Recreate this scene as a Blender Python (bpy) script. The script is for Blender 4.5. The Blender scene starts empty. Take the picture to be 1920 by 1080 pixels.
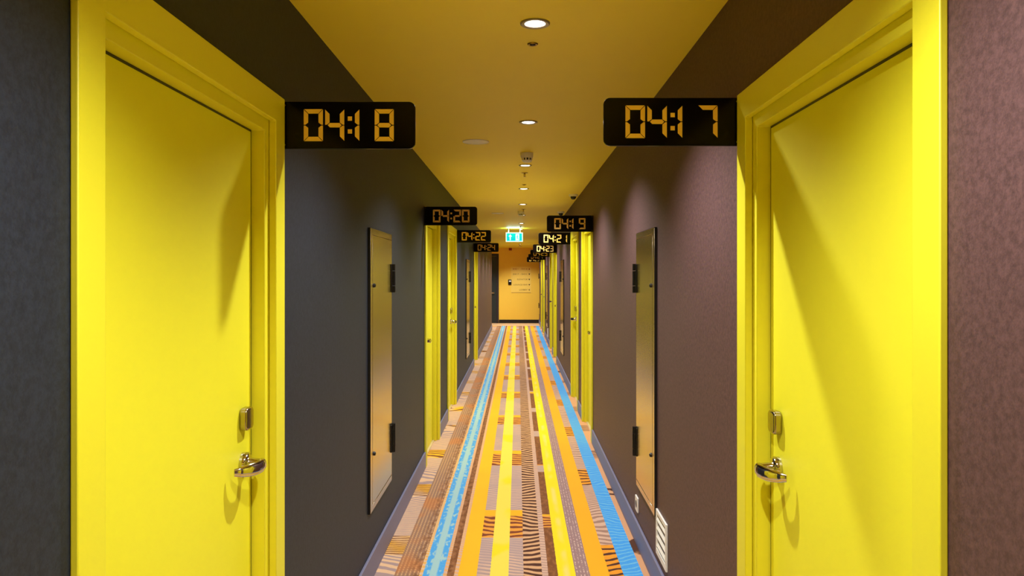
import bpy, bmesh, math, random
from mathutils import Vector, Matrix
random.seed(7)
PI = math.pi
S = bpy.context.scene
C = S.collection

# ------------------------------------------------------------------ camera, world, exposure
CAM_H = 1.55
F_PX = 1400.0
cam_d = bpy.data.cameras.new('camera')
cam = bpy.data.objects.new('camera', cam_d); C.objects.link(cam)
cam.location = (0, 0, CAM_H); cam.rotation_euler = (PI / 2, 0, 0)
cam_d.sensor_width = 36; cam_d.lens = F_PX * 36 / 1920
cam_d.shift_x = -11 / 1920; cam_d.shift_y = -23 / 1920
cam_d.clip_start = 0.02
S.camera = cam
w = bpy.data.worlds.new('world'); S.world = w; w.use_nodes = True
w.node_tree.nodes['Background'].inputs[0].default_value = (0, 0, 0, 1)
w.node_tree.nodes['Background'].inputs[1].default_value = 0
S.view_settings.view_transform = 'Standard'; S.view_settings.look = 'None'
S.view_settings.gamma = 1; S.view_settings.use_curve_mapping = False
S.view_settings.exposure = 0.0
LAMP_W = 112.0
LAMP_COL = (1.0, 1.0, 0.98)
LAMP_ANGLE = math.radians(131)
LAMP_BLEND = 0.7
S.cycles.max_bounces = 12; S.cycles.diffuse_bounces = 8; S.cycles.glossy_bounces = 4
S.cycles.sample_clamp_indirect = 6
S.cycles.caustics_reflective = False; S.cycles.caustics_refractive = False

# ------------------------------------------------------------------ dimensions (metres)
XL, XR = -0.755, 0.695
ZC = 2.46
YB, YE, YL = -3.2, 24.4, 21.6
DOOR_W, DOOR_H = 1.115, 2.11

# ------------------------------------------------------------------ materials
def lin(c):
    return tuple(((v / 255) / 12.92 if v / 255 <= 0.04045 else ((v / 255 + 0.055) / 1.055) ** 2.4) for v in c) + (1.0,)

class G:
    """small node-graph writer"""
    def __init__(s, name):
        s.m = bpy.data.materials.new(name); s.m.use_nodes = True
        s.t = s.m.node_tree; s.n = s.t.nodes; s.b = s.n['Principled BSDF']
    def new(s, kind, **kw):
        n = s.n.new(kind)
        for k, v in kw.items(): setattr(n, k, v)
        return n
    def put(s, sock, v):
        if isinstance(v, bpy.types.NodeSocket): s.t.links.new(v, sock)
        else: sock.default_value = v
    def math(s, op, a, b=0.0, c=0.0, clamp=False):
        n = s.new('ShaderNodeMath', operation=op, use_clamp=clamp)
        s.put(n.inputs[0], a); s.put(n.inputs[1], b); s.put(n.inputs[2], c)
        return n.outputs[0]
    def mix(s, f, a, b):
        n = s.new('ShaderNodeMix', data_type='RGBA')
        s.put(n.inputs[0], f); s.put(n.inputs[6], a); s.put(n.inputs[7], b)
        return n.outputs[2]
    def xyz(s):
        tc = s.new('ShaderNodeTexCoord'); sp = s.new('ShaderNodeSeparateXYZ')
        s.t.links.new(tc.outputs['Object'], sp.inputs[0]); s.tc = tc
        return sp.outputs
    def noise(s, vec, scale, detail=2.0, rough=0.5):
        n = s.new('ShaderNodeTexNoise'); s.put(n.inputs['Vector'], vec)
        n.inputs['Scale'].default_value = scale; n.inputs['Detail'].default_value = detail
        n.inputs['Roughness'].default_value = rough
        return n.outputs['Fac']
    def vec(s, x, y, z=0.0):
        n = s.new('ShaderNodeCombineXYZ'); s.put(n.inputs[0], x); s.put(n.inputs[1], y); s.put(n.inputs[2], z)
        return n.outputs[0]
    def smooth(s, v, a, b):
        n = s.new('ShaderNodeMapRange', interpolation_type='SMOOTHSTEP')
        s.put(n.inputs[0], v); n.inputs[1].default_value = a; n.inputs[2].default_value = b
        return n.outputs[0]
    def bump(s, h, strength, dist=0.002):
        n = s.new('ShaderNodeBump'); n.inputs['Strength'].default_value = strength
        n.inputs['Distance'].default_value = dist; s.put(n.inputs['Height'], h)
        s.t.links.new(n.outputs[0], s.b.inputs['Normal'])
    def set(s, color=None, rough=None, metal=None, spec=None, coat=None, sheen=None, emit=None, es=None):
        i = s.b.inputs
        if color is not None: s.put(i['Base Color'], color)
        if rough is not None: s.put(i['Roughness'], rough)
        if metal is not None: i['Metallic'].default_value = metal
        if spec is not None: i['Specular IOR Level'].default_value = spec
        if coat is not None: i['Coat Weight'].default_value = coat
        if sheen is not None: i['Sheen Weight'].default_value = sheen
        if emit is not None: i['Emission Color'].default_value = emit; i['Emission Strength'].default_value = es
        return s.m

def paint(name, rgb, rough=0.45, metal=0.0, var=0.04, spec=0.5, grain=60.0, bump=0.05):
    g = G(name); g.xyz()
    n = g.noise(g.tc.outputs['Object'], grain, 3)
    c = lin(rgb)
    a = tuple(max(0, v * (1 - var)) for v in c[:3]) + (1,); b = tuple(min(1, v * (1 + var)) for v in c[:3]) + (1,)
    if bump: g.bump(n, bump, 0.001)
    return g.set(g.mix(n, a, b), rough, metal, spec)

def wallpaper(name, rgb, rough=0.55):
    g = G(name); g.xyz(); o = g.tc.outputs['Object']
    n1 = g.noise(o, 75, 4, 0.65); n2 = g.noise(o, 320, 2, 0.6); n3 = g.noise(o, 2.2, 2)
    n = g.math('ADD', g.math('MULTIPLY', n1, 0.7), g.math('MULTIPLY', n2, 0.3))
    f = g.smooth(n, 0.32, 0.68)
    c = lin(rgb)
    col = g.mix(f, tuple(v * 0.66 for v in c[:3]) + (1,), tuple(v * 1.32 for v in c[:3]) + (1,))
    col = g.mix(g.math('MULTIPLY', n3, 0.25), col, tuple(v * 0.8 for v in c[:3]) + (1,))
    g.bump(n, 0.35, 0.0015)
    return g.set(col, rough, 0, 0.35)

def carpet_material():
    g = G('striped_carpet')
    x, y, z = g.xyz()
    P2 = 2 * PI
    # a slight weave wander of the stripe edges
    wob = g.math('MULTIPLY', g.math('SUBTRACT', g.noise(g.vec(g.math('MULTIPLY', x, 60.0), g.math('MULTIPLY', y, 60.0)), 1.0, 1), 0.5), 0.006)
    xx = g.math('ADD', x, wob)
    def band(a, b):
        return g.math('MULTIPLY', g.math('GREATER_THAN', xx, a), g.math('LESS_THAN', xx, b))
    warp = g.math('MULTIPLY', g.math('SUBTRACT', g.noise(g.vec(g.math('MULTIPLY', x, 5.0), g.math('MULTIPLY', y, 3.5)), 1.0, 2), 0.5), 1.4)
    thick = g.noise(g.vec(g.math('MULTIPLY', x, 22.0), g.math('MULTIPLY', y, 9.0)), 1.0, 2)
    def bars(freq, fan, period, shift, lo, hi, jitter=1.0, xc=0.0):
        """cross bars that fan open and shut along the runner"""
        tilt = g.math('MULTIPLY', g.math('SINE', g.math('ADD', g.math('MULTIPLY', y, P2 / period), shift)), fan)
        ph = g.math('ADD', g.math('MULTIPLY', y, freq), g.math('MULTIPLY', g.math('SUBTRACT', x, xc), tilt))
        ph = g.math('ADD', ph, g.math('MULTIPLY', warp, jitter))
        return g.smooth(g.math('ADD', g.math('SINE', g.math('MULTIPLY', ph, P2)), g.math('MULTIPLY', g.math('SUBTRACT', thick, 0.5), 1.0)), lo, hi)
    def blocks(period, start, length):
        fr = g.math('FRACT', g.math('DIVIDE', g.math('SUBTRACT', y, start - 10 * period), period))
        return g.math('LESS_THAN', fr, length / period)
    TAN, PNK, GRY = lin((236, 192, 148)), lin((220, 178, 152)), lin((174, 146, 142))
    ORG, DOR, BRN, DBR = lin((254, 184, 4)), lin((214, 120, 18)), lin((122, 68, 22)), lin((78, 34, 14))
    YEL, PYE = lin((255, 226, 0)), lin((250, 226, 78))
    BLU, PBL = lin((74, 170, 236)), lin((168, 208, 208))
    fine = g.noise(g.vec(g.math('MULTIPLY', x, 220.0), g.math('MULTIPLY', y, 220.0)), 1.0, 2)
    med = g.noise(g.vec(g.math('MULTIPLY', x, 40.0), g.math('MULTIPLY', y, 16.0)), 1.0, 2)
    slow = g.noise(g.vec(g.math('MULTIPLY', x, 4.0), g.math('MULTIPLY', y, 2.2)), 1.0, 2)
    col = PNK
    def lay(a, b, c):
        nonlocal col
        col = g.mix(band(a, b), col, c)
    blk = blocks(1.68, 4.42, 0.52)
    blk2 = blocks(1.1, 4.15, 0.3)
    fan_fine = bars(26.0, 8.5, 1.9, 0.4, -0.1, 0.35)
    fan_mid = bars(17.0, 5.0, 1.3, 1.4, 0.0, 0.5)
    dark = bars(15.0, 9.0, 1.15, 0.2, -0.2, 0.2, 1.0, 0.08)
    # left edge: short bars, orange in places
    edge = g.mix(fan_fine, TAN, GRY)
    edge_o = g.mix(fan_mid, g.mix(g.smooth(slow, 0.4, 0.6), ORG, TAN), BRN)
    edge_c = g.mix(blk2, edge, edge_o)
    lay(-0.80, -0.64, edge_c)
    # dotted weave
    ln = g.smooth(g.math('SINE', g.math('MULTIPLY', x, P2 / 0.021)), -0.1, 0.7)
    dots = g.smooth(g.math('SINE', g.math('MULTIPLY', y, P2 / 0.03)), -0.6, 0.6)
    weave = g.mix(g.math('MULTIPLY', ln, g.math('ADD', g.math('MULTIPLY', dots, 0.6), 0.3)), lin((158, 118, 92)), lin((222, 172, 120)))
    weave = g.mix(g.math('MULTIPLY', g.smooth(slow, 0.45, 0.65), 0.5), weave, DOR)
    weave = g.mix(g.math('MULTIPLY', g.smooth(xx, -0.60, -0.52), g.math('MULTIPLY', g.smooth(med, 0.4, 0.6), 0.7)), weave, BRN)
    lay(-0.64, -0.512, weave)
    lay(-0.512, -0.494, g.mix(fan_fine, lin((240, 180, 90)), TAN))
    # left blue, pale heart
    d = g.math('ABSOLUTE', g.math('ADD', xx, 0.441))
    rim = g.math('MULTIPLY', g.smooth(d, 0.014, 0.024), g.smooth(med, 0.36, 0.5))
    lay(-0.494, -0.388, g.mix(rim, PBL, BLU))
    lay(-0.388, -0.30, g.mix(fan_fine, lin((236, 172, 104)), PNK))
    lay(-0.368, -0.331, g.mix(g.smooth(med, 0.35, 0.65), BRN, lin((160, 104, 60))))
    lay(-0.31, -0.214, g.mix(slow, ORG, lin((254, 198, 6))))
    # grey fields with orange and brown blocks
    fieldc = g.mix(fan_fine, PNK, GRY)
    fieldc = g.mix(g.math('MULTIPLY', g.smooth(slow, 0.4, 0.6), 0.6), fieldc, g.mix(fine, GRY, lin((190, 160, 152))))
    burnt = g.mix(bars(15.5, 6.0, 1.68, 2.0, 0.0, 0.3, 1.5), lin((240, 158, 52)), lin((126, 52, 16)))
    cap = blocks(1.68, 4.82, 0.12)
    fieldc = g.mix(blk, fieldc, burnt)
    fieldc = g.mix(cap, fieldc, ORG)
    lay(-0.214, -0.145, fieldc)
    lay(-0.145, -0.0487, g.mix(g.smooth(slow, 0.5, 0.62), PYE, YEL))
    lay(-0.0487, 0.0294, fieldc)
    lay(0.0294, 0.126, g.mix(dark, lin((224, 170, 122)), DBR))
    lay(0.126, 0.158, g.mix(fan_fine, PNK, lin((190, 150, 132))))
    lay(0.158, 0.208, g.mix(blocks(1.3, 4.6, 0.25), g.mix(g.smooth(med, 0.4, 0.7), BRN, lin((152, 92, 46))), fieldc))
    d2 = g.math('ABSOLUTE', g.math('SUBTRACT', xx, 0.254))
    streak = g.math('MULTIPLY', g.math('SUBTRACT', 1.0, g.smooth(d2, 0.0, 0.026)), g.smooth(slow, 0.42, 0.6))
    lay(0.208, 0.30, g.mix(streak, YEL, lin((250, 224, 110))))
    sp = g.math('MULTIPLY', g.smooth(g.math('SINE', g.math('MULTIPLY', x, P2 / 0.018)), 0.1, 0.8), g.smooth(g.noise(g.vec(g.math('MULTIPLY', x, 90.0), g.math('MULTIPLY', y, 40.0)), 1.0, 1), 0.46, 0.6))
    lay(0.30, 0.374, g.mix(sp, lin((160, 124, 122)), lin((220, 186, 170))))
    lay(0.374, 0.475, g.mix(slow, lin((254, 174, 0)), ORG))
    right = g.mix(fan_fine, PNK, lin((168, 128, 108)))
    right = g.mix(blocks(1.68, 3.85, 0.45), right, g.mix(bars(13.0, 5.0, 1.5, 0.9, 0.25, 0.6, 1.0, 0.51), lin((246, 156, 24)), DBR))
    lay(0.475, 0.548, right)
    wav = bars(20.0, 8.0, 2.3, 1.0, 0.3, 1.0, 2.5, 0.6)
    lay(0.548, 0.649, g.mix(g.math('MULTIPLY', wav, 0.65), lin((62, 162, 238)), lin((126, 202, 230))))
    lay(0.649, 0.72, g.mix(g.math('MULTIPLY', fan_mid, blk2), lin((218, 160, 116)), DBR))
    # pile: a little light and dark grain
    col = g.mix(g.math('MULTIPLY', fine, 0.14), col, lin((90, 66, 48)))
    g.bump(g.math('ADD', fine, g.math('MULTIPLY', med, 0.3)), 0.4, 0.004)
    return g.set(col, 0.9, 0, 0.15, sheen=0.16)

M = {}
M['yellow'] = paint('yellow_lacquer', (228, 220, 46), 0.42, var=0.015, bump=0.02)
M['leaf'] = paint('yellow_door_paint', (231, 225, 42), 0.5, var=0.02, grain=25, bump=0.02)
M['ceil'] = paint('amber_ceiling_paint', (255, 228, 44), 0.5, var=0.02, spec=0.5, grain=8, bump=0.02)
M['wall_l'] = wallpaper('charcoal_wallpaper', (36, 41, 54))  # brown wallpaper turned charcoal: the cool light is put into its colour
M['wall_r'] = wallpaper('brown_wallpaper', (89, 63, 64))
M['orange'] = paint('orange_end_wall_paint', (254, 208, 72), 0.6, var=0.02, grain=8)
M['plate'] = paint('pale_orange_plate', (255, 214, 96), 0.5)
M['dark_door'] = paint('dark_green_door', (34, 42, 42), 0.5)
M['dark_frame'] = paint('dark_plum_frame', (42, 34, 42), 0.5)
M['skirt'] = paint('grey_lilac_skirting', (120, 119, 148), 0.5)
M['skirt_dark'] = paint('black_skirting', (22, 14, 14), 0.5)
M['carpet'] = carpet_material()
M['strip'] = paint('tan_floor_strip', (226, 186, 140), 0.6)
M['sill'] = paint('pale_threshold', (206, 186, 140), 0.45)
M['acrylic'] = paint('black_acrylic', (5, 3, 4), 0.16, var=0, spec=0.25, bump=0)
M['digits'] = paint('orange_print', (255, 208, 110), 0.5, var=0.05, grain=120, bump=0)
M['chrome'] = paint('polished_chrome', (205, 198, 186), 0.09, 1.0, 0, bump=0)
M['smoked'] = paint('smoked_chrome', (176, 164, 140), 0.12, 1.0, 0, bump=0)
M['black_metal'] = paint('black_metal', (20, 18, 18), 0.35, 0.3)
M['white'] = paint('white_plastic', (246, 242, 236), 0.45, var=0.02)
M['ring'] = paint('satin_grey_ring', (150, 140, 126), 0.35, 0.6)
M['brass'] = paint('brass', (168, 132, 60), 0.3, 0.9)
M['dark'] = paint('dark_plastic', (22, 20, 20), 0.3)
M['red'] = paint('red_plastic', (150, 30, 16), 0.4)
M['ink'] = paint('brown_print', (110, 76, 26), 0.6)
M['ink_red'] = paint('red_print', (176, 60, 10), 0.6)
M['ink_dark'] = paint('dark_print', (70, 36, 6), 0.6)
def steel():
    g = G('brushed_steel'); x, y, z = g.xyz()
    n = g.noise(g.vec(g.math('MULTIPLY', x, 6.0), g.math('MULTIPLY', y, 6.0), g.math('MULTIPLY', z, 420.0)), 1.0, 3)
    g.bump(n, 0.02, 0.0003)
    return g.set(g.mix(n, lin((196, 176, 150)), lin((214, 194, 166))), 0.2, 1.0)
M['steel'] = steel()
def lamp_mat(name, col, s):
    g = G(name); return g.set(col, 0.5, 0, 0.2, emit=col, es=s)
M['lamp'] = lamp_mat('lit_diffuser', (1.0, 0.94, 0.88, 1), 9.0)
M['exit_teal'] = lamp_mat('lit_teal_panel', lin((8, 192, 222)), 1.0)
M['exit_white'] = lamp_mat('lit_white_print', lin((215, 255, 250)), 1.2)

# ------------------------------------------------------------------ mesh helpers
def bx(bm, x0, x1, y0, y1, z0, z1):
    v = [bm.verts.new(p) for p in ((x0,y0,z0),(x1,y0,z0),(x1,y1,z0),(x0,y1,z0),(x0,y0,z1),(x1,y0,z1),(x1,y1,z1),(x0,y1,z1))]
    for f in ((0,3,2,1),(4,5,6,7),(0,1,5,4),(1,2,6,5),(2,3,7,6),(3,0,4,7)): bm.faces.new([v[i] for i in f])
def box_bm(*a):
    bm = bmesh.new(); bx(bm, *a); return bm
def lathe(bm, prof, seg=32, center=(0,0,0), axis='z'):
    """prof: (radius, height) list; closed at both ends when the radius is 0"""
    def pt(r, h, a):
        c, s = r * math.cos(a), r * math.sin(a)
        p = (c, s, h) if axis == 'z' else ((c, h, s) if axis == 'y' else (h, c, s))
        return tuple(p[i] + center[i] for i in range(3))
    rings = []
    for r, h in prof:
        if r <= 1e-7: rings.append([bm.verts.new(pt(0, h, 0))])
        else: rings.append([bm.verts.new(pt(r, h, 2 * PI * k / seg)) for k in range(seg)])
    for a, b in zip(rings, rings[1:]):
        for k in range(seg):
            q = (k + 1) % seg
            if len(a) == 1 and len(b) == 1: continue
            if len(a) == 1: bm.faces.new((a[0], b[k], b[q]))
            elif len(b) == 1: bm.faces.new((a[k], b[0], a[q]))
            else: bm.faces.new((a[k], b[k], b[q], a[q]))
def prism(bm, pts, plane, d0, d1):
    """polygon pts extruded: plane 'xz' along y"""
    f = (lambda p, d: (p[0], d, p[1])) if plane == 'xz' else ((lambda p, d: (p[0], p[1], d)) if plane == 'xy' else (lambda p, d: (d, p[0], p[1])))
    a = [bm.verts.new(f(p, d0)) for p in pts]; b = [bm.verts.new(f(p, d1)) for p in pts]
    bm.faces.new(a); bm.faces.new(b[::-1])
    n = len(pts)
    for i in range(n): bm.faces.new((a[i], a[(i+1)%n], b[(i+1)%n], b[i]))
def obj(name, bm, mat, parent=None, loc=(0,0,0), smooth=False, bevel=0.0, seg=2):
    bmesh.ops.recalc_face_normals(bm, faces=bm.faces)
    me = bpy.data.meshes.new(name); bm.to_mesh(me); bm.free()
    me.materials.append(mat)
    o = bpy.data.objects.new(name, me); C.objects.link(o); o.location = loc
    if parent: o.parent = parent
    if smooth:
        for p in me.polygons: p.use_smooth = True
        try: me.set_sharp_from_angle(angle=math.radians(38))
        except Exception: pass
    if bevel:
        md = o.modifiers.new('edge', 'BEVEL'); md.width = bevel; md.segments = seg; md.limit_method = 'ANGLE'; md.angle_limit = math.radians(40)
        for p in me.polygons: p.use_smooth = True
        try: me.set_sharp_from_angle(angle=math.radians(60))
        except Exception: pass
    return o
def thing(name, label, cat, loc=(0,0,0), rz=0.0, group=None, kind=None):
    o = bpy.data.objects.new(name, None); C.objects.link(o); o.empty_display_size = 0.1
    o.location = loc; o.rotation_euler = (0, 0, rz)
    o['label'] = label; o['category'] = cat
    if group: o['group'] = group
    if kind: o['kind'] = kind
    return o
def struct(name, bm, mat, label=None, cat=None, bevel=0.0):
    o = obj(name, bm, mat, bevel=bevel); o['kind'] = 'structure'
    if label: o['label'] = label; o['category'] = cat
    return o
def copy_tree(o, parent=None):
    c = o.copy(); C.objects.link(c)
    if parent: c.parent = parent
    for ch in list(o.children): copy_tree(ch, c)
    return c

# ------------------------------------------------------------------ the setting
# doors: (number, side, near edge y, handle and sign at the far edge?)
DOORS = [('04:18', 'L', 1.257, True), ('04:20', 'L', 6.02, False), ('04:22', 'L', 7.96, True), ('04:24', 'L', 12.72, False),
         ('04:17', 'R', 1.204, True), ('04:19', 'R', 6.90, False), ('04:21', 'R', 8.53, True), ('04:23', 'R', 13.25, False),
         ('04:25', 'R', 14.87, True), ('04:27', 'R', 19.1, False), ('04:29', 'R', 21.0, True)]
HOLES = DOORS + [('', 'L', -0.68, False), ('', 'R', -0.43, False)]      # two more doors stand beside the viewer
HOLES.sort(key=lambda d: d[2])
WT = 0.16
def side_wall(side, y_end):
    bm = bmesh.new()
    x0, x1 = (XL - WT, XL) if side == 'L' else (XR, XR + WT)
    y = YB
    for n, s, y0, f in [d for d in HOLES if d[1] == side]:
        bx(bm, x0, x1, y, y0 + 0.012, 0, ZC)
        bx(bm, x0, x1, y0 + 0.012, y0 + DOOR_W - 0.012, DOOR_H - 0.012, ZC)
        y = y0 + DOOR_W - 0.012
    bx(bm, x0, x1, y, y_end, 0, ZC)
    return bm
struct('wall_left_far', box_bm(XL - WT, XL, 13.829, YL, 0, ZC), M['wall_r'], 'brown stretch of left wall between sign 04:24 and the corner', 'wall')  # same wallpaper as the nearer left wall, without the cool light tint
struct('wall_left', side_wall('L', 13.829), M['wall_l'], 'dark charcoal textured wall along the left of the hallway', 'wall')
struct('wall_right', side_wall('R', YE), M['wall_r'], 'dark brown textured wall along the right of the hallway', 'wall')
struct('wall_far', box_bm(-2.4, XR + WT, YE, YE + 0.15, 0, ZC), M['orange'], 'orange wall closing the far end of the hallway', 'wall')
struct('wall_near', box_bm(XL - WT, XR + WT, YB - 0.15, YB, 0, ZC), M['orange'], 'orange wall closing the near end of the hallway', 'wall')  # unseen wall, made orange to bounce more light up the hallway
struct('wall_passage', box_bm(-2.55, -2.4, YL - 0.15, YE + 0.15, 0, ZC), M['wall_r'], 'brown wall at the end of the side passage', 'wall')
struct('wall_corner', box_bm(-2.4, XL - WT, YL - 0.15, YL, 0, ZC), M['wall_r'], 'brown wall of the side passage round the corner', 'wall')
struct('floor', box_bm(-2.4, XR + WT, YB, 23.1, -0.1, 0), M['carpet'], 'carpet floor with long blue, orange, yellow and brown stripes', 'floor')
struct('floor_strip', box_bm(-2.4, XR + WT, 23.1, YE, -0.1, 0), M['strip'], 'pale tan floor strip before the far end wall', 'floor')
struct('ceiling', box_bm(-2.4, XR + WT, YB, YE, ZC, ZC + 0.12), M['ceil'], 'amber yellow painted ceiling', 'ceiling')
def baseboard(side, y_end):
    bm = bmesh.new(); t = 0.014
    x0, x1 = (XL, XL + t) if side == 'L' else (XR - t, XR)
    y = YB
    for n, s, y0, f in [d for d in HOLES if d[1] == side]:
        bx(bm, x0, x1, y, y0 - 0.001, 0.0, 0.13); y = y0 + DOOR_W + 0.001
    bx(bm, x0, x1, y, y_end, 0.0, 0.13)
    return bm
struct('baseboard_left', baseboard('L', YL), M['skirt'], 'grey lilac baseboard along the left wall', 'baseboard', 0.003)
struct('baseboard_right', baseboard('R', YE), M['skirt'], 'grey lilac baseboard along the right wall', 'baseboard', 0.003)
struct('baseboard_far', box_bm(-0.615, XR - 0.015, YE - 0.014, YE, 0, 0.115), M['skirt_dark'], 'black baseboard under the orange end wall', 'baseboard', 0.003)

# ------------------------------------------------------------------ doors
def sweep(bm, prof, W, H):
    """carry a closed profile (inset from the outer edge, depth) round the sides and head of a door"""
    st = []
    for o, d in prof:
        st.append([bm.verts.new(p) for p in ((-W/2 + o, d, 0), (-W/2 + o, d, H - o), (W/2 - o, d, H - o), (W/2 - o, d, 0))])
    n = len(prof)
    for i in range(n):
        a, b = st[i], st[(i + 1) % n]
        for k in range(3): bm.faces.new((a[k], a[k+1], b[k+1], b[k]))
    bm.faces.new([s[0] for s in st]); bm.faces.new([s[3] for s in st][::-1])
def tube(bm, path, hw, hh, seg=14):
    """tapering bar with an elliptical section; hw, hh per point (half thickness in the bend plane, half height)"""
    rings = []
    for i, p in enumerate(path):
        p = Vector(p)
        t = (Vector(path[min(i+1, len(path)-1)]) - Vector(path[max(i-1, 0)])).normalized()
        side = Vector((-t.y, t.x, 0)).normalized(); up = Vector((0, 0, 1))
        rings.append([bm.verts.new(p + side * hw[i] * math.cos(2*PI*k/seg) + up * hh[i] * math.sin(2*PI*k/seg)) for k in range(seg)])
    for a, b in zip(rings, rings[1:]):
        for k in range(seg): bm.faces.new((a[k], a[(k+1)%seg], b[(k+1)%seg], b[k]))
    bm.faces.new(rings[0][::-1]); bm.faces.new(rings[-1])
LEAF_D = -0.048
def rounded_rect(w, h, r, seg=5):
    pts = []
    for cx, cz, a0 in ((w/2-r, h/2-r, 0), (-w/2+r, h/2-r, PI/2), (-w/2+r, -h/2+r, PI), (w/2-r, -h/2+r, 1.5*PI)):
        for k in range(seg + 1):
            a = a0 + PI/2 * k / seg; pts.append((cx + r*math.cos(a), cz + r*math.sin(a)))
    return pts
def lever_handle(parent, cx, z, s, depth, mats):
    """s = direction from the handle to the door's hinge side"""
    h = bpy.data.objects.new('lever_handle', None); C.objects.link(h); h.parent = parent; h.location = (cx, depth, z)
    bm = bmesh.new()
    lathe(bm, [(0,0),(0.030,0),(0.030,0.014),(0.027,0.018),(0.017,0.019),(0.014,0.023),(0.0125,0.05),(0.011,0.056),(0,0.057)], 32, axis='y')
    obj('rosette', bm, mats, h, smooth=True)
    bm = bmesh.new()
    pts = [(-0.014,0.050),(0.0,0.060),(0.018,0.067),(0.04,0.068),(0.065,0.062),(0.088,0.050),(0.106,0.034),(0.116,0.020)]
    path = []
    for i in range(len(pts) - 1):
        for k in range(3):
            t = k / 3; a, b = pts[i], pts[i+1]
            path.append((s*(a[0]+(b[0]-a[0])*t), a[1]+(b[1]-a[1])*t, 0))
    path.append((s*pts[-1][0], pts[-1][1], 0))
    n = len(path)
    hw = [0.0025 + 0.008 * math.sin(PI * (i + 0.8) / (n + 0.6)) ** 0.8 for i in range(n)]
    hh = [0.009 + 0.010 * math.sin(PI * (i + 1.0) / (n + 1)) for i in range(n)]
    tube(bm, path, hw, hh)
    obj('lever', bm, mats, h, smooth=True)
def card_reader(parent, cx, z, depth):
    bm = bmesh.new()
    prism(bm, rounded_rect(0.058, 0.066, 0.016), 'xz', depth, depth + 0.024)
    r = obj('card_reader', bm, M['smoked'], parent, bevel=0.006, seg=4)
    r.location = (cx, 0, z)
def make_door(idx, num, side, y0, far):
    yc = y0 + DOOR_W / 2
    ordn = {'04:18': 'front left', '04:17': 'front right'}
    d = thing('door_%d' % idx, 'yellow hotel room door and frame by the sign reading %s' % num, 'door',
              (XL if side == 'L' else XR, yc, 0), -PI/2 if side == 'L' else PI/2, 'yellow hotel room doors', 'structure')
    hs = (-1 if far else 1) if side == 'L' else (1 if far else -1)      # local x direction of the handle edge
    W, H = DOOR_W, DOOR_H
    bm = bmesh.new(); sweep(bm, [(0,0.0005),(0,0.015),(0.085,0.015),(0.085,-0.0075),(0.014,-0.0075),(0.014,0.0005)], W, H)
    obj('casing', bm, M['yellow'], d, bevel=0.0025)
    bm = bmesh.new(); sweep(bm, [(0.014,-0.0085),(0.12,-0.0085),(0.12,-0.13),(0.014,-0.13)], W, H)
    obj('jamb', bm, M['yellow'], d, bevel=0.002)
    lw = W/2 - 0.12 - 0.007
    obj('door_leaf', box_bm(-lw, lw, LEAF_D - 0.044, LEAF_D, 0.009, H - 0.12 - 0.007), M['leaf'], d, bevel=0.0015)
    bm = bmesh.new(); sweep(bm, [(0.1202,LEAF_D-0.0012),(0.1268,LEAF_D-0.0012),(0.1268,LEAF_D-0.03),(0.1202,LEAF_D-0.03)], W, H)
    obj('door_seal', bm, M['dark'], d)  # dark strip stands in for the shade in the gap round the leaf
    obj('threshold', box_bm(-W/2 + 0.121, W/2 - 0.121, -0.128, -0.03, 0.0, 0.008), M['sill'], d)
    card_reader(d, hs * (lw - 0.068), 1.134, LEAF_D)
    lever_handle(d, hs * (lw - 0.068), 1.005, -hs, LEAF_D, M['chrome'])
    return d
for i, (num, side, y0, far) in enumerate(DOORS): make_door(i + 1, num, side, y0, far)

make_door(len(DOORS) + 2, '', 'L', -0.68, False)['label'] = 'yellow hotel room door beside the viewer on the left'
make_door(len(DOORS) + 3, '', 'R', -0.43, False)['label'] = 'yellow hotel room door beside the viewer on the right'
# dark door beside the orange end wall
dd = thing('door_%d' % (len(DOORS) + 1), 'tall dark green door beside the orange end wall', 'door', (-1.145, YE, 0), PI, None, 'structure')
bm = bmesh.new(); sweep(bm, [(0,0.0),(0,0.02),(0.075,0.02),(0.075,0.0)], 1.04, 2.27)
obj('door_frame', bm, M['dark_frame'], dd, bevel=0.002)
obj('door_leaf', box_bm(-0.443, 0.443, 0.001, 0.014, 0.006, 2.19), M['dark_door'], dd, bevel=0.001)
lever_handle(dd, -0.345, 0.99, 1, 0.014, M['chrome'])

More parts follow.
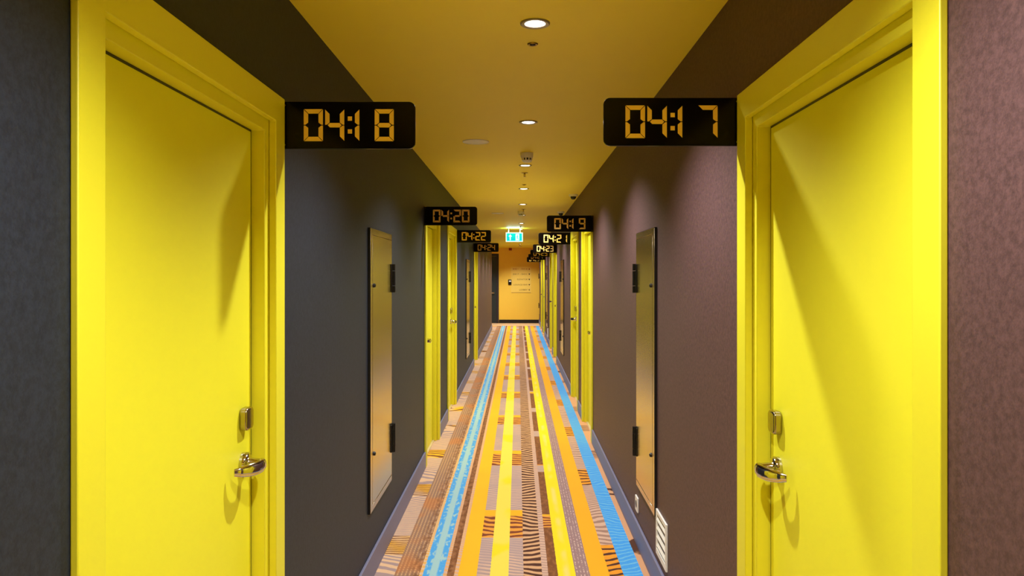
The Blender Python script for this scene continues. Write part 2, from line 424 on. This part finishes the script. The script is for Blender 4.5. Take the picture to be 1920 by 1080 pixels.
# ------------------------------------------------------------------ downlights
LX = 0.062
LIGHT_Y = [-2.5, -0.75, 0.97, 2.69, 4.42, 6.15, 7.8, 9.5, 11.2, 12.95, 14.65, 16.4, 18.1, 19.8, 21.5, 23.2]
lamp_d = bpy.data.lights.new('downlight_bulb', 'SPOT')
lamp_d.energy = LAMP_W; lamp_d.color = LAMP_COL; lamp_d.spot_size = LAMP_ANGLE; lamp_d.spot_blend = LAMP_BLEND
lamp_d.shadow_soft_size = 0.022
NTH = ['first', 'second', 'third', 'fourth', 'fifth', 'sixth', 'seventh', 'eighth', 'ninth', 'tenth', 'eleventh', 'twelfth', 'thirteenth', 'fourteenth']
proto = None
for i, ly in enumerate(LIGHT_Y):
    k = i - 3
    lab = ('round recessed downlight, %s of the visible row counted from the front' % NTH[k]) if k >= 0 else \
        ['round recessed downlight at the near end wall, behind the viewer','round recessed downlight just behind the viewer','round recessed downlight between the front doors, above the frame'][i]
    if proto is None:
        t = proto = thing('ceiling_downlight', lab, 'downlight', (LX, ly, ZC), 0, 'recessed downlights along the ceiling')
        bm = bmesh.new(); lathe(bm, [(0.037,0.0),(0.038,-0.004),(0.050,-0.006),(0.0535,-0.004),(0.054,0.0)], 40)
        obj('trim_ring', bm, M['ring'], t, smooth=True)
        bm = bmesh.new(); lathe(bm, [(0,-0.0035),(0.034,-0.003),(0.0375,-0.001),(0.0375,0.0)], 40)
        obj('diffuser', bm, M['lamp'], t, smooth=True)
        lo = bpy.data.objects.new('bulb', lamp_d); C.objects.link(lo); lo.parent = t; lo.location = (0, 0, -0.03)
    else:
        t = copy_tree(proto); t.location = (LX, ly, ZC); t['label'] = lab

t = copy_tree(proto); t.location = (-1.45, 22.9, ZC); t['label'] = 'round recessed downlight round the corner in the side passage'  # invented lamp, out of view, added to brighten the orange end wall
# ------------------------------------------------------------------ door signs
def seg_polys(wd, h, t, g):
    """seven mitred segments a..g in a wd x h cell"""
    m = h / 2
    P = {}
    P['a'] = [(g, h), (wd-g, h), (wd-t-g, h-t), (t+g, h-t)]
    P['d'] = [(t+g, t), (wd-t-g, t), (wd-g, 0), (g, 0)]
    P['g'] = [(t*0.5+g, m), (t+g, m+t/2), (wd-t-g, m+t/2), (wd-t*0.5-g, m), (wd-t-g, m-t/2), (t+g, m-t/2)]
    P['f'] = [(0, h-g), (t, h-t-g), (t, m+t/2+g), (t*0.35, m+g), (0, m+g)]
    P['e'] = [(0, g), (0, m-g), (t*0.35, m-g), (t, m-t/2-g), (t, t+g)]
    P['b'] = [(wd-x, z) for x, z in P['f']]; P['c'] = [(wd-x, z) for x, z in P['e']]
    return P
SEGS = {'0':'abcdef','1':'bc','2':'abged','3':'abgcd','4':'fgbc','5':'afgcd','7':'abc','8':'abcdefg','9':'abcfgd'}
SIGN_L, SIGN_Z0, SIGN_H, SIGN_T = 0.428, 1.955, 0.150, 0.010
DW, DH, DT, DG = 0.061, 0.102, 0.0140, 0.0013
SIGN_LABEL = {
 '04:18': 'nearest black clock-style sign on the left wall, orange digits 04:18', '04:20': 'second black clock-style sign on the left wall, digits 04:20',
 '04:22': 'third black clock-style sign on the left wall, digits 04:22', '04:24': 'farthest black clock-style sign on the left wall, digits 04:24',
 '04:17': 'nearest black clock-style sign on the right wall, orange digits 04:17', '04:19': 'second black clock-style sign on the right wall, digits 04:19',
 '04:21': 'third clock-style sign on the right wall, glossier, digits 04:21', '04:23': 'fourth clock-style sign on the right wall, digits 04:23',
 '04:25': 'fifth clock-style sign on the right wall, half hidden behind sign 04:23', '04:27': 'sixth clock-style sign on the right wall, only its lower edge showing',
 '04:29': 'farthest and lowest-looking clock-style sign on the right wall'}
def make_sign(num, side, y0, far):
    ys = y0 + DOOR_W + 0.014 if far else y0 - 0.014
    s = thing('door_sign', SIGN_LABEL[num], 'sign',
              (XL if side == 'L' else XR, ys, SIGN_Z0), 0, 'clock-style door number signs')
    q = 1 if side == 'L' else -1
    L, H, r = SIGN_L, SIGN_H, 0.021
    pts = [(0, 0)] + [(L-r + r*math.sin(PI/2*k/6), r - r*math.cos(PI/2*k/6)) for k in range(7)] + \
          [(L-r + r*math.cos(PI/2*k/6), H-r + r*math.sin(PI/2*k/6)) for k in range(7)] + [(0, H)]
    bm = bmesh.new(); prism(bm, [(q*x, z) for x, z in pts], 'xz', -SIGN_T/2, SIGN_T/2)
    obj('sign_panel', bm, M['acrylic'], s, bevel=0.0012)
    obj('wall_bracket', box_bm(min(0, q*0.004), max(0, q*0.004), -0.012, 0.012, 0.0, H), M['black_metal'], s)
    for z in (0.012, H - 0.012):
        bm = bmesh.new(); lathe(bm, [(0,0),(0.0035,0),(0.003,-0.0018),(0,-0.002)], 12, (q*0.012, -SIGN_T/2, z), 'y')
        obj('screw', bm, M['chrome'], s, smooth=True)
    # digit cells, counted from the reader's left edge
    off = 0.0 if side == 'L' else -0.004
    if num in ('04:18', '04:17', '04:19'): cells = [0.0724, 0.1405, 0.2355-DW+DT, 0.2985]
    elif num == '04:21': cells = [0.070, 0.140, 0.238, 0.312]
    else: cells = [0.0724, 0.1405, 0.2370, 0.3055]
    x_left = 0.0 if side == 'L' else -L
    zb = (H - DH) / 2
    P = seg_polys(DW, DH, DT, DG)
    for ch, cx in zip(num.replace(':', ''), cells):
        bm = bmesh.new()
        for sgm in SEGS[ch]:
            prism(bm, [(x_left + off + cx + px, zb + pz) for px, pz in P[sgm]], 'xz', -SIGN_T/2 - 0.0008, -SIGN_T/2 + 0.0005)
        obj('digit', bm, M['digits'], s)
    cc = 0.2195
    for z in (0.055, 0.096):
        c0 = x_left + off + cc
        obj('colon_dot', box_bm(c0 - 0.0068, c0 + 0.0068, -SIGN_T/2 - 0.0008, -SIGN_T/2 + 0.0005, z - 0.0068, z + 0.0068), M['digits'], s)
for num, side, y0, far in DOORS: make_sign(num, side, y0, far)

# ------------------------------------------------------------------ steel access panels
def access_panel(label, side, yn, yf, z0, z1):
    yc = (yn + yf) / 2; Wd = yf - yn; H = z1 - z0
    p = thing('access_panel', label, 'panel', (XL if side == 'L' else XR, yc, z0), -PI/2 if side == 'L' else PI/2, 'steel service access panels')
    f = -1 if side == 'L' else 1                      # local x direction of the far (hinge) edge
    t = 0.014
    def fx(a, b): return (min(f*a, f*b), max(f*a, f*b))
    bm = bmesh.new()
    a, b = fx(-Wd/2, -Wd/2 + 0.045); bx(bm, a, b, 0.0005, t, 0, H)
    a, b = fx(Wd/2 - 0.004, Wd/2); bx(bm, a, b, 0.0005, t, 0, H)
    a, b = fx(-Wd/2 + 0.045, Wd/2 - 0.004); bx(bm, a, b, 0.0005, t, 0, 0.03); bx(bm, a, b, 0.0005, t, H - 0.03, H)
    bx(bm, a, b, 0.0003, 0.003, 0.03, H - 0.03)
    obj('panel_frame', bm, M['steel'], p, bevel=0.001)
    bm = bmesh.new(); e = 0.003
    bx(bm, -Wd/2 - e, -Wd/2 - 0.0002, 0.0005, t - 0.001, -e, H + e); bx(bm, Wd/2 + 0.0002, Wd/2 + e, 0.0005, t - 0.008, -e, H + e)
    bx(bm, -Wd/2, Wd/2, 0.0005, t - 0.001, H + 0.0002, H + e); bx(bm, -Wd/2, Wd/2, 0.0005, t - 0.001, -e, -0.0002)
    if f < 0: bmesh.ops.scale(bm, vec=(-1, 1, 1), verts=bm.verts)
    obj('rim', bm, M['dark'], p)  # dark strips paint the shade on the panel's side faces
    a, b = fx(-Wd/2 + 0.054, Wd/2 - 0.005)
    obj('panel_door', box_bm(a, b, 0.0035, t, 0.034, H - 0.034), M['steel'], p, bevel=0.0012)
    obj('gap_liner', box_bm(min(f*(-Wd/2+0.0455), f*(-Wd/2+0.0535)), max(f*(-Wd/2+0.0455), f*(-Wd/2+0.0535)), 0.0031, 0.0034, 0.03, H-0.03), M['dark'], p)  # dark strip painted in for the shadow inside this gap
    for z in (1.535 - z0, 0.597 - z0):
        bm = bmesh.new(); bx(bm, *fx(Wd/2 - 0.035, Wd/2 + 0.004), t + 0.0002, t + 0.005, z - 0.08, z + 0.08)
        h = obj('hinge', bm, M['black_metal'], p, bevel=0.001)
        bm = bmesh.new()
        for k0, k1 in ((-0.083, -0.045), (-0.042, 0.042), (0.045, 0.083)):
            lathe(bm, [(0,k0),(0.0125,k0),(0.0125,k1),(0,k1)], 16, (f*(Wd/2 + 0.006), t + 0.008, z))
        obj('hinge_knuckle', bm, M['black_metal'], h, smooth=True)
    for z in (1.50 - z0, 0.635 - z0):
        bm = bmesh.new(); lathe(bm, [(0.011,0),(0.011,0.004),(0.008,0.009),(0.004,0.010),(0.004,0.006),(0,0.006)], 18, (f*(-Wd/2 + 0.082), t, z), 'y')
        obj('lock_cylinder', bm, M['black_metal'], p, smooth=True)
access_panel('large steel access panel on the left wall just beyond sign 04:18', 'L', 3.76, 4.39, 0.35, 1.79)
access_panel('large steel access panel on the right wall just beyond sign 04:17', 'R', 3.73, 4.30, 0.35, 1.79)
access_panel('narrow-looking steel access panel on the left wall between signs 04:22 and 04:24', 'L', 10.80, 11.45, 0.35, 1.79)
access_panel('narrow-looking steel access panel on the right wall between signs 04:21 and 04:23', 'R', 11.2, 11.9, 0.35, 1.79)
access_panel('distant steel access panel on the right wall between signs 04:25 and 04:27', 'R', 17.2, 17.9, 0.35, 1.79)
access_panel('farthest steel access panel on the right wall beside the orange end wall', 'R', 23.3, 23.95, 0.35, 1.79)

# ------------------------------------------------------------------ vent grille and socket low on the right wall
def vent(label, y0, y1, z0, z1, n=4):
    W_, H_ = y1 - y0, z1 - z0
    v = thing('vent_grille', label, 'vent', (XR, (y0+y1)/2, z0), PI/2)
    bm = bmesh.new(); fr = 0.02; t = 0.010
    bx(bm, -W_/2, W_/2, 0.0005, t, 0, fr*1.5); bx(bm, -W_/2, W_/2, 0.0005, t, H_-fr, H_)
    bx(bm, -W_/2, -W_/2+fr, 0.0005, t, fr*1.5, H_-fr); bx(bm, W_/2-fr, W_/2, 0.0005, t, fr*1.5, H_-fr)
    obj('grille_frame', bm, M['white'], v, bevel=0.001)
    obj('duct_back', box_bm(-W_/2+fr, W_/2-fr, 0.0004, 0.0012, fr*1.5, H_-fr), M['dark'], v)
    step = (H_ - 2.5*fr) / n
    for k in range(n):
        zc = fr*1.5 + step*(k + 0.45)
        bm = bmesh.new()
        prism(bm, [(0.0015, zc+step*0.16), (0.003, zc+step*0.20), (0.0105, zc-step*0.14), (0.009, zc-step*0.18)], 'yz', -W_/2+fr+0.0004, W_/2-fr-0.0004)
        obj('louvre', bm, M['white'], v)
    return v
vent('white louvred vent grille low on the right wall above the baseboard', 3.46, 3.71, 0.175, 0.395)
vent('distant louvred vent grille low on the right wall under a steel panel', 17.0, 17.35, 0.14, 0.34)
k = thing('wall_socket', 'small pale square power socket low on the right wall', 'socket', (XR, 4.33, 0.185), PI/2)
bm = bmesh.new(); prism(bm, [(x, z + 0.043) for x, z in rounded_rect(0.086, 0.086, 0.006)], 'xz', 0.0004, 0.009)
obj('cover_plate', bm, M['white'], k, bevel=0.002)
bm = bmesh.new(); lathe(bm, [(0.021,0.0),(0.021,0.0105),(0.0185,0.0105),(0.0185,0.0095),(0,0.0095)], 24, (0,0,0.043), 'y')
obj('socket_well', bm, M['dark'], k, smooth=True)
for sx in (-0.0095, 0.0095):
    bm = bmesh.new(); lathe(bm, [(0,0.0096),(0.003,0.0096),(0.003,0.0102),(0,0.0102)], 10, (sx,0,0.043), 'y'); obj('contact_hole', bm, M['black_metal'], k)

# ------------------------------------------------------------------ ceiling fittings
def speaker(label, x, y):
    t = thing('ceiling_speaker', label, 'speaker', (x, y, ZC), 0, 'round ceiling speakers')
    bm = bmesh.new(); lathe(bm, [(0.078,0),(0.078,-0.007),(0.088,-0.006),(0.09,0.0)], 48); obj('speaker_rim', bm, M['white'], t, smooth=True)
    bm = bmesh.new(); lathe(bm, [(0,-0.0085),(0.05,-0.008),(0.0775,-0.005),(0.0775,0)], 48); obj('speaker_grille', bm, M['white'], t, smooth=True)
speaker('nearer round pale ceiling speaker, left of the second downlight', -0.2855, 5.06)
speaker('distant round ceiling speaker seen beside the sign reading 04:20', -0.295, 10.85)
def detector(label, x, y):
    t = thing('smoke_detector', label, 'detector', (x, y, ZC), 0, 'smoke detectors')
    bm = bmesh.new(); lathe(bm, [(0.0475,0),(0.0475,-0.012),(0.046,-0.03),(0.042,-0.038),(0.0,-0.038)], 36); obj('detector_base', bm, M['white'], t, smooth=True)
    bm = bmesh.new(); lathe(bm, [(0.034,-0.038),(0.034,-0.054),(0,-0.054)], 30); obj('sensor_chamber', bm, M['dark'], t, smooth=True)
    for k in range(10):
        a = 2*PI*k/10
        bm = bmesh.new(); bx(bm, 0.0345, 0.0395, -0.005, 0.005, -0.0535, -0.0382)
        bmesh.ops.rotate(bm, verts=bm.verts, cent=(0,0,0), matrix=Matrix.Rotation(a + 0.1, 3, 'Z'))
        obj('cage_rib', bm, M['white'], t)
    bm = bmesh.new(); lathe(bm, [(0,-0.0675),(0.026,-0.067),(0.034,-0.062),(0.0395,-0.0545),(0.0,-0.0545)], 36); obj('detector_cap', bm, M['white'], t, smooth=True)
detector('white smoke detector hanging in front of the third downlight', 0.067, 5.54)
detector('distant white smoke detector before the green exit sign', 0.045, 10.55)
def sprinkler(label, x, y):
    t = thing('sprinkler_head', label, 'sprinkler', (x, y, ZC), 0, 'brass sprinkler heads along the ceiling')
    bm = bmesh.new(); lathe(bm, [(0.030,0),(0.028,-0.003),(0.010,-0.006),(0.009,0)], 28); obj('escutcheon', bm, M['brass'], t, smooth=True)
    bm = bmesh.new(); lathe(bm, [(0,-0.0),(0.0085,-0.0),(0.0085,-0.012),(0.003,-0.016),(0.003,-0.032),(0,-0.032)], 16); obj('nozzle', bm, M['brass'], t, smooth=True)
    for sx in (-1, 1):
        bm = bmesh.new(); prism(bm, [(sx*0.007,-0.011),(sx*0.0115,-0.02),(sx*0.004,-0.034),(sx*0.0015,-0.034),(sx*0.0085,-0.02),(sx*0.0045,-0.011)], 'xz', -0.0015, 0.0015); obj('frame_arm', bm, M['brass'], t)
    bm = bmesh.new(); lathe(bm, [(0,-0.034),(0.013,-0.034),(0.0135,-0.0355),(0,-0.036)], 16); obj('deflector', bm, M['brass'], t, smooth=True)
def flush_sensor(label, x, y):
    t = thing('ceiling_sensor', label, 'sensor', (x, y, ZC), 0, 'small flush sensors')
    bm = bmesh.new(); lathe(bm, [(0.013,-0.004),(0.019,-0.005),(0.021,-0.002),(0.0212,0)], 30); obj('sensor_rim', bm, M['brass'], t, smooth=True)
    bm = bmesh.new(); lathe(bm, [(0,-0.009),(0.006,-0.008),(0.011,-0.005),(0.013,0.0)], 24); obj('sensor_lens', bm, M['dark'], t, smooth=True)
flush_sensor('small dark round sensor set flush just beyond the nearest visible downlight', 0.058, 2.93)
sprinkler('brass sprinkler head under the third downlight', 0.06, 6.6)
flush_sensor('tiny flush sensor just before the fifth-row downlight further along', 0.063, 7.45)
sprinkler('distant sprinkler head above the far smoke detector', 0.075, 10.2)
sprinkler('distant sprinkler head just above the green exit sign', 0.05, 13.6)
sprinkler('farthest sprinkler head between exit sign and orange wall', 0.055, 21.9)
def dome_camera(label, x, y):
    t = thing('dome_camera', label, 'camera', (x, y, ZC), 0, 'ceiling dome cameras')
    bm = bmesh.new(); lathe(bm, [(0.052,0),(0.05,-0.016),(0.042,-0.024),(0.0,-0.024)], 36); obj('camera_base', bm, M['white'], t, smooth=True)
    bm = bmesh.new(); lathe(bm, [(0.032,-0.0242),(0.031,-0.036),(0.025,-0.048),(0.014,-0.056),(0,-0.058)], 30); obj('camera_dome', bm, M['dark'], t, smooth=True)
dome_camera('white dome camera with dark dome at the right ceiling edge, fully in view', 0.621, 8.36)
dome_camera('white dome camera mostly hidden behind the sign reading 04:19', 0.61, 10.6)

# ------------------------------------------------------------------ exit sign
e = thing('exit_sign', 'lit green exit sign with arrow and doorway, hung from the ceiling', 'sign', (-0.068, 14.3, ZC))
ew, ez1, ez0 = 0.165, -0.080, -0.262
bm = bmesh.new(); bx(bm, -ew, ew, -0.001, 0.03, ez0, ez1); obj('sign_box', bm, M['white'], e, bevel=0.003)
for sx in (-0.11, 0.11):
    bm = bmesh.new(); lathe(bm, [(0,0),(0.012,0),(0.012,-0.004),(0.004,-0.005),(0.004,ez1),(0,ez1)], 12, (sx,0.015,0)); obj('hanger_rod', bm, M['white'], e, smooth=True)
obj('sign_face', box_bm(-ew+0.002, ew-0.002, -0.004, -0.0012, ez0+0.002, ez1-0.002), M['exit_white'], e)
obj('green_field', box_bm(-ew+0.018, ew-0.018, -0.0052, -0.0042, ez0+0.018, ez1-0.018), M['exit_teal'], e)
bm = bmesh.new(); zc = (ez0+ez1)/2
prism(bm, [(-0.088,zc-0.058),(-0.068,zc-0.058),(-0.068,zc+0.012),(-0.044,zc+0.012),(-0.078,zc+0.056),(-0.112,zc+0.012),(-0.088,zc+0.012)], 'xz', -0.0062, -0.0054)
obj('arrow', bm, M['exit_white'], e)
obj('doorway', box_bm(0.025, 0.095, -0.0062, -0.0054, zc-0.062, zc+0.062), M['exit_white'], e)
bm = bmesh.new()
lathe(bm, [(0,-0.0072),(0.009,-0.0072),(0.009,-0.0064),(0,-0.0064)], 14, (0.062,0,zc+0.038), 'y')
prism(bm, [(0.052,zc+0.026),(0.066,zc+0.026),(0.082,zc+0.006),(0.078,zc+0.002),(0.066,zc+0.013),(0.064,zc-0.008),(0.078,zc-0.026),(0.074,zc-0.052),(0.066,zc-0.052),(0.067,zc-0.03),(0.055,zc-0.018),(0.047,zc-0.038),(0.032,zc-0.038),(0.032,zc-0.031),(0.042,zc-0.031),(0.050,zc-0.008),(0.052,zc+0.012),(0.042,zc+0.004),(0.036,zc-0.004),(0.034,zc+0.002),(0.041,zc+0.013)], 'xz', -0.0072, -0.0064)
obj('running_figure', bm, M['exit_teal'], e)
ld = bpy.data.lights.new('exit_lamp', 'AREA'); ld.shape = 'RECTANGLE'; ld.size = 0.28; ld.size_y = 0.02; ld.energy = 5.0; ld.color = (0.55, 1.0, 0.95)
lo = bpy.data.objects.new('tube_lamp', ld); C.objects.link(lo); lo.parent = e; lo.location = (0, 0.015, ez1 + 0.004); lo.rotation_euler = (PI, 0, 0)

# ------------------------------------------------------------------ far end wall: directory lettering, keypad, red sounder
ds = thing('directory_sign', 'pale directory panel of small lines and arrows on the orange wall', 'sign', (0, YE, 0))
obj('backing_panel', box_bm(-0.226, 0.435, -0.006, -0.0005, 0.985, 1.85), M['plate'], ds, bevel=0.001)
rows = [('0401 - 0416', 1.768, 'up', 'ink_red', -0.165), ('0417 - 0431', 1.60, 'down', 'ink', -0.16), ('ELEVATOR', 1.428, 'down', 'ink', -0.02), ('LOUNGE BAR', 1.254, 'down', 'ink', -0.14), ('LOBBY', 1.088, 'left', 'ink', 0.05)]
for txt, z, arr, ink, xl in rows:
    cu = bpy.data.curves.new('lettering', 'FONT'); cu.body = txt; cu.size = 0.066; cu.extrude = 0.0004; cu.align_x = 'RIGHT'; cu.align_y = 'CENTER'
    cu.materials.append(M[ink])
    tmp = bpy.data.objects.new('lettering', cu); C.objects.link(tmp); bpy.context.view_layer.update()
    me = bpy.data.meshes.new_from_object(tmp.evaluated_get(bpy.context.evaluated_depsgraph_get()))
    bpy.data.objects.remove(tmp); bpy.data.curves.remove(cu)
    x_min = min(v.co.x for v in me.vertices)
    for v in me.vertices: v.co.x *= (0.315 - xl) / -x_min
    o = bpy.data.objects.new('lettering', me); C.objects.link(o); o.parent = ds; o.location = (0.315, -0.0068, z); o.rotation_euler = (PI/2, 0, 0)
    o['kind'] = 'stuff'
    base = [(-0.026,-0.02),(0.026,-0.02),(0,0.034)]
    if arr == 'down': base = [(-0.03,0.022),(0.03,0.022),(0,-0.03)]
    if arr == 'left': base = [(-0.03,0.0),(0.022,0.03),(0.008,0.0),(0.022,-0.03)]
    bm = bmesh.new(); prism(bm, [(0.372 + a, z + b) for a, b in base], 'xz', -0.0074, -0.0062); obj('arrow', bm, M['ink_red' if arr == 'up' else 'ink_dark'], ds)
obj('rule_line', box_bm(-0.21, 0.42, -0.0074, -0.0062, 0.997, 1.005), M['ink'], ds)
kp = thing('wall_keypad', 'small dark wall keypad with a pale display on the orange wall', 'keypad', (-0.262, YE, 1.255))
obj('keypad_body', box_bm(-0.052, 0.052, -0.03, -0.0005, 0, 0.17), M['black_metal'], kp, bevel=0.006)
obj('display', box_bm(-0.026, 0.04, -0.032, -0.0302, 0.095, 0.14), M['white'], kp)
for i in range(3):
    for j in range(2): obj('key', box_bm(-0.034+i*0.026, -0.016+i*0.026, -0.033, -0.0302, 0.022+j*0.03, 0.04+j*0.03), M['dark'], kp)
fs = thing('fire_sounder', 'small red alarm sounder high on the orange end wall', 'alarm', (-0.245, YE, 2.375))
bm = bmesh.new(); prism(bm, [(x, z+0.045) for x, z in rounded_rect(0.10, 0.09, 0.012)], 'xz', -0.025, -0.0005); obj('sounder_base', bm, M['red'], fs, bevel=0.003)
bm = bmesh.new(); lathe(bm, [(0.038,-0.0252),(0.036,-0.05),(0.028,-0.058),(0,-0.06)], 24, (0,0,0.045), 'y'); obj('sounder_horn', bm, M['red'], fs, smooth=True)
